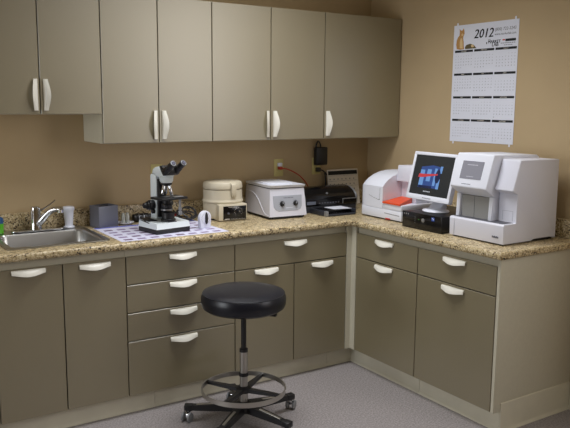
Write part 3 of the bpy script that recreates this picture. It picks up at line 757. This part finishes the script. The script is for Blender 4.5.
# ------------------------------------------------------------------ big white analyser (faces -x)
t = thing('blood_analyzer', 'large white bench analyser with a sloped touch screen at the end of the worktop', 'analyser', (-.29, -1.487, CT))
YL, YM, YR_ = -1.306, -1.553, -1.670
b = MB()
for x in (-.46, -.12):
    for y in (-1.335, -1.64): b.cone((x, y, CT), (x, y, CT+.009), .016, .016, 18)
b.box(-.478, -.10, YR_+.012, YL-.012, CT+.003, CT+.0095)
b.build('feet', 'black', t)
zb = CT+.008
# right half: profile extruded
prof = [(-.491, zb+.001), (-.494, CT+.100), (-.487, CT+.107), (-.402, CT+.107), (-.402, CT+.255), (-.440, CT+.273), (-.438, CT+.280), (-.392, CT+.424), (-.386, CT+.427), (-.088, CT+.423), (-.083, zb+.001), (-.10, zb+.001), (-.10, zb+.009), (-.26, zb+.009), (-.275, zb+.001)]
MB().prism(prof, 'y', YR_-.001, YM-.0006, .006, 3).build('sample_module', 'white2', t)
MB().prism([(-.492, zb), (-.495, CT+.100), (-.488, CT+.108), (-.4025, CT+.108), (-.4025, CT+.105), (-.084, CT+.105), (-.084, zb), (-.10, zb), (-.10, zb+.008), (-.26, zb+.008), (-.275, zb)], 'y', YR_, YL, .006, 3).build('base', 'white2', t)
# head
hp = [(-.500, CT+.270), (-.503, CT+.277), (-.452, CT+.444), (-.446, CT+.447), (-.12, CT+.440), (-.10, CT+.43), (-.10, CT+.27), (-.33, CT+.225), (-.43, CT+.225)]
MB().prism(hp, 'y', YM, YL, .008, 3).build('head', 'white', t)
MB().box(-.338, -.10, YM+.0005, YL-.0005, CT+.1085, CT+.2245).build('core', 'white2', t)
for y0, y1 in ((YL-.026, YL-.001), (YM+.0005, YM+.024)):
    MB().prism([(-.452, CT+.1085), (-.34, CT+.1085), (-.34, CT+.226), (-.43, CT+.226), (-.447, CT+.232)], 'y', y0, y1, .003).build('pillar', 'white', t)
MB().box(-.4345, -.340, YM+.025, YL-.027, CT+.1085, CT+.224, .001, 1).build('cover_panel', 'grey', t)
MB().box(-.4355, -.4346, -1.422, -1.420, CT+.11, CT+.222).build('panel_seam', 'dgrey', t)
MB().box(-.478, -.404, YR_+.018, YL-.014, CT+.1082, CT+.1095).build('tray_strip', 'dgrey', t)
# screen on the sloped front
a = Vector((-.503, 0, CT+.277)); c2 = Vector((-.452, 0, CT+.444)); up_ = (c2-a).normalized()
fmx = face_mtx((a.x, (YL+YM)/2, a.z), (0, -1, 0), up_)
MB().box(-.071, .073, .042, .137, -.004, .0012, .001, 1, mtx=fmx).build('screen_bezel', 'lcde', t)
sc_ = MB().box(-.068, .073, .042, .135, .0013, .0020, mtx=fmx).build('touch_screen', 'lcd', t)
b = MB()
for k in range(8): b.box(-.034+k*.009, -.028+k*.009, .115, .119, .0021, .0024, mtx=fmx)
b.build('screen_text', 'lcdt', sc_); b = MB()
for k in range(6): b.box(-.024+k*.008, -.018+k*.008, .053, .056, .0021, .0024, mtx=fmx)
b.build('screen_text', 'lcdt', sc_)
b = MB()
for k in range(7): b.box(-.046+k*.009, -.040+k*.009, .012, .0155, .0002, .0008, mtx=fmx)
b.build('printed_name', 'greyink', t)
b = MB()
for k in range(6): b.box(-.4960, -.4930, -1.600-k*.0068-.0052, -1.600-k*.0068, CT+.036, CT+.046-(k % 2)*.002)
b.build('printed_name', 'greyink', t)
MB().box(-.4962, -.4938, -1.3405, -1.3395, zb+.004, CT+.100).build('base_seam', 'lgrey', t)
b = MB().box(-.4028, -.4018, -1.646, -1.582, CT+.166, CT+.1675).box(-.4028, -.4018, -1.5835, -1.582, CT+.118, CT+.166).box(-.4028, -.4018, -1.6475, -1.646, CT+.118, CT+.1675)
b.build('flap_seam', 'lgrey', t)

# ------------------------------------------------------------------ wall calendar
t = thing('wall_calendar', 'white 2012 year calendar with a ginger cat, taped to the right wall', 'calendar', (-.002, -1.047, 1.405))
CY0, CY1, CZ1, CZ0 = -.803, -1.292, 2.106, 1.406
def cp(u, v): return (-.0024, CY0+(CY1-CY0)*u, CZ1+(CZ0-CZ1)*v)
def cbox(b, u0, u1, v0, v1, t_=.0006):
    p, q = cp(u0, v0), cp(u1, v1)
    b.box(-.0022-t_, -.0022, min(p[1], q[1]), max(p[1], q[1]), min(p[2], q[2]), max(p[2], q[2])); return b
def cmx(u, v): return face_mtx(cp(u, v), (0, -1, 0), (0, 0, 1))
MB().box(-.0022, -.0006, CY1, CY0, CZ0, CZ1).build('sheet', 'paper', t)
b = MB()
for u_, v_ in ((.06, -.004), (.95, -.006), (.06, 1.004), (.95, 1.004)): cbox(MB(), u_-.012, u_+.012, v_-.016, v_+.016, .0004).build('tape', 'white', t)
cols = ((.03, .325), (.345, .655), (.675, .985)); rows = (.213, .410, .607, .803)
dates = MB()
for i in range(12):
    (u0, u1), v0 = cols[i % 3], rows[i//3]
    cbox(MB(), u0, u1, v0, v0+.019).build('month_bar', 'ink', t)
    MB().text(pycal.month_name[i+1].upper(), .010, cmx((u0+u1)/2, v0+.0145) @ Matrix.Translation((0, 0, .0007)), align='CENTER').build('month_name', 'card', t)
    for wk, row in enumerate(pycal.Calendar(6).monthdayscalendar(2012, i+1)):
        for d_, day in enumerate(row):
            if day: dates.text(str(day), .0085, cmx(u0+(u1-u0)*(d_+.5)/7, v0+.055+wk*.0245), ext=.0001, align='CENTER')
dates.build('dates', 'greyink', t)
b = MB().text('2012', .074, cmx(.325, .122), shear=.22, ext=.0002).text('2012', .074, cmx(.331, .122), shear=.22, ext=.0002); b.build('year', 'ink', t)
b = MB().text('(800) 722-3243', .0245, cmx(.650, .077), shear=.12); b.text('www.marketlab.com', .0185, cmx(.650, .113), shear=.12); b.build('contact_lines', 'dgrey', t)
b = MB()
for q in (0, .0035):
    b.text('MARKET', .0245, cmx(.553+q, .174)).text('LAB', .0285, cmx(.613+q, .201))
b.text('THE', .010, cmx(.556, .150))
cbox(b, .528, .541, .162, .178); cbox(b, .815, .965, .148, .168); b.build('logo', 'ink', t)
b = MB()
for k in range(8): cbox(b, .750+k*.027, .768+k*.027, .178, .183)
for k in range(5): cbox(b, .800+k*.025, .817+k*.025, .194, .199)
b.build('small_print', 'greyink', t)
cbox(MB(), .772, .808, .150, .160).build('red_mark', 'red', t)
def cpoly(b, pts, t_):
    pts = [(.112+(u-.10)*1.22, .207+(v-.207)*1.03) for u, v in pts]
    return b.prism([(CY0+(CY1-CY0)*u, CZ1+(CZ0-CZ1)*v) for u, v in pts], 'x', -.0022-t_, -.0022)
catp = [(.055, .20), (.045, .165), (.05, .13), (.065, .105), (.085, .09), (.088, .065), (.083, .035), (.10, .050), (.122, .050), (.140, .034), (.150, .060), (.152, .080), (.140, .096), (.135, .115), (.145, .145), (.148, .18), (.155, .205), (.10, .208)]
cpoly(MB(), catp, .0005).build('cat_picture', 'cat', t)
cpoly(cpoly(MB(), [(.095, .195), (.092, .14), (.105, .11), (.125, .12), (.132, .16), (.135, .20)], .0008), [(.110, .083), (.125, .074), (.142, .084), (.130, .096), (.115, .096)], .0008).build('cat_picture', 'cat2', t)
b = MB(); cpoly(b, [(.185, .172), (.235, .165), (.285, .178), (.318, .205), (.17, .206), (.165, .19)], .0005); b.build('bowl_picture', 'bowl', t)
b = MB(); cpoly(b, [(.245, .176), (.27, .172), (.288, .186), (.27, .196), (.25, .192)], .0008); b.build('bowl_picture', 'cat2', t)

# ------------------------------------------------------------------ stool
sx, sy = -1.588, -.981
t = thing('stool', 'round black-cushioned lab stool on casters with a chrome foot ring', 'stool', (sx, sy, 0))
MB().lathe([(0, .604), (.15, .604), (.190, .608), (.207, .620), (.214, .640), (.214, .668), (.207, .688), (.200, .693), (.196, .6935), (.184, .699), (.12, .7055), (0, .707)], (0, 0, 0), 72).build('seat', 'vinyl', t, **L)
MB().torus((0, 0, .6895), .2035, .006, .004).build('piping', 'vinyl', t, **L)
MB().lathe([(0, .584), (.060, .584), (.075, .592), (.085, .6035), (0, .6036)], (0, 0, 0), 32).build('seat_plate', 'black', t, **L)
la = Vector((math.cos(R(-52)), math.sin(R(-52)), 0)); la = Vector((.60, -.80, 0))
MB().tube([la*.06+Vector((0, 0, .594)), la*.11+Vector((0, 0, .594)), la*.150+Vector((0, 0, .590))], .008, 8, False).box(-.028, .028, -.014, .014, -.007, .007, .004, mtx=Matrix.Translation(la*.150+Vector((0, 0, .591))) @ Matrix.Rotation(math.atan2(la.y, la.x), 4, 'Z')).build('height_lever', 'black', t, **L)
MB().cone((0, 0, .375), (0, 0, .586), .0135, .0135, 24).build('gas_rod', 'black', t, **L)
MB().cone((0, 0, .075), (0, 0, .380), .0205, .0205, 32).build('column', 'brush', t, **L)
MB().lathe([(0, .3802), (.0215, .3802), (.0215, .396), (.016, .400), (0, .400)], (0, 0, 0), 32).build('collar', 'black', t, **L)
MB().lathe([(.0207, .252), (.024, .252), (.024, .270), (.0207, .270)], (0, 0, 0), 32).build('collar', 'black', t, **L)
fr_ = MB().torus((0, 0, .182), .214, .005, .024, 80).build('foot_ring', 'brush', t, **L)
MB().lathe([(.0207, .165), (.040, .168), (.040, .188), (.030, .196), (.0207, .198)], (0, 0, 0), 32).build('ring_hub', 'black', fr_, **L)
for k in range(4):
    a = R(33+90*k); rm = Matrix.Rotation(a, 4, 'Z')
    MB().hexa([(.034, -.016, .168), (.213, -.009, .174), (.213, .009, .174), (.034, .016, .168), (.034, -.014, .188), (.213, -.008, .188), (.213, .008, .188), (.034, .014, .188)], .003, mtx=rm).build('ring_spoke', 'black', fr_, **L)
MB().lathe([(0, .062), (.045, .062), (.052, .070), (.050, .100), (.036, .112), (.021, .116), (0, .116)], (0, 0, 0), 36).build('base_hub', 'black', t, **L)
for k in range(5):
    a = 2.522+k*2*PI/5; rm = Matrix.Rotation(a, 4, 'Z')
    lg = MB().hexa([(.030, -.026, .066), (.290, -.018, .062), (.290, .018, .062), (.030, .026, .066), (.030, -.022, .108), (.290, -.015, .084), (.290, .015, .084), (.030, .022, .108)], .005, mtx=rm).box(.262, .308, -.020, .020, .058, .090, .006, mtx=rm).build('leg', 'black', t, **L)
    MB().hexa([(.11, -.007, .1006), (.245, -.007, .0890), (.245, .007, .0890), (.11, .007, .1006), (.11, -.006, .1030), (.245, -.006, .0912), (.245, .006, .0912), (.11, .006, .1030)], mtx=rm).build('leg_strip', 'brush', lg, **L)
    sw_ = Matrix.Translation(rm @ Vector((.287, 0, 0))) @ Matrix.Rotation(a+1.2+k*1.9, 4, 'Z')
    cst = MB().cone(sw_ @ Vector((0, 0, .045)), sw_ @ Vector((0, 0, .0605)), .007, .007, 12).prism([(-.006, .052), (.006, .052), (.018, .040), (.020, .022), (.014, .020), (-.004, .040)], 'y', -.012, .012, .002, mtx=sw_).build('caster', 'chrome', lg, **L)
    for s in (-1, 1):
        MB().cone(sw_ @ Vector((.014, s*.0125, .0252)), sw_ @ Vector((.014, s*.024, .0252)), .025, .025, 28, .003).build('wheel', 'rubber', lg, **L)

# ------------------------------------------------------------------ light
def area(name, loc, sx_, sy_, power, spread, col=(1, .97, .92), rot=(0, 0, 0)):
    l = bpy.data.lights.new(name, 'AREA'); l.shape = 'RECTANGLE'; l.size = sx_; l.size_y = sy_; l.energy = power
    l.spread = R(spread); l.color = col
    o = bpy.data.objects.new(name, l); COL.objects.link(o); o.location = loc; o.rotation_euler = rot
    return o
area('ceiling_lamp', (-1.42, -1.1, CZ-.01), 1.2, .6, 24.5, 130, (.97, .98, 1))
area('window_daylight', (-.03, -3.50, 1.95), 1.5, 1.5, 37, 180, (1, .985, 1), (0, PI/2, 0))
area('window_daylight', (LX+.03, -1.3, 1.5), 1.2, 1.6, 52, 180, (.90, .95, 1), (0, -PI/2, 0))
def window_frame(name, x0, x1, y0, y1, z0, z1):
    b = MB(); w_ = .06
    b.box(x0, x1, y0-w_, y0, z0-w_, z1+w_).box(x0, x1, y1, y1+w_, z0-w_, z1+w_).box(x0, x1, y0, y1, z0-w_, z0).box(x0, x1, y0, y1, z1, z1+w_)
    struct(b.build(name, 'base'))
window_frame('window_1', -.035, -.0005, -4.25, -2.75, 1.20, 2.70)
window_frame('window_2', LX+.0005, LX+.035, -2.10, -.50, .90, 2.10)

w = bpy.data.worlds.new('World'); S.world = w; w.use_nodes = True
w.node_tree.nodes['Background'].inputs[0].default_value = (.5, .5, .5, 1); w.node_tree.nodes['Background'].inputs[1].default_value = .1

# ------------------------------------------------------------------ camera
yaw, pit, rol = .5759, -.15195, .00777
F = Vector((math.sin(yaw)*math.cos(pit), math.cos(yaw)*math.cos(pit), math.sin(pit)))
rv = Vector((math.cos(yaw), -math.sin(yaw), 0)); uv = rv.cross(F)
rv, uv = rv*math.cos(rol)+uv*math.sin(rol), uv*math.cos(rol)-rv*math.sin(rol)
cam = bpy.data.cameras.new('camera'); co = bpy.data.objects.new('camera', cam); COL.objects.link(co)
mw = Matrix((rv, uv, -F)).transposed().to_4x4(); mw.translation = (-3.31758, -4.02073, 1.62356)
co.matrix_world = mw; cam.sensor_width = 36; cam.lens = 715.386*36/570; cam.clip_start = .05
S.camera = co
vs_ = S.view_settings; vs_.view_transform = 'Standard'; vs_.look = 'None'; vs_.gamma = 1; vs_.use_curve_mapping = False
vs_.exposure = 0
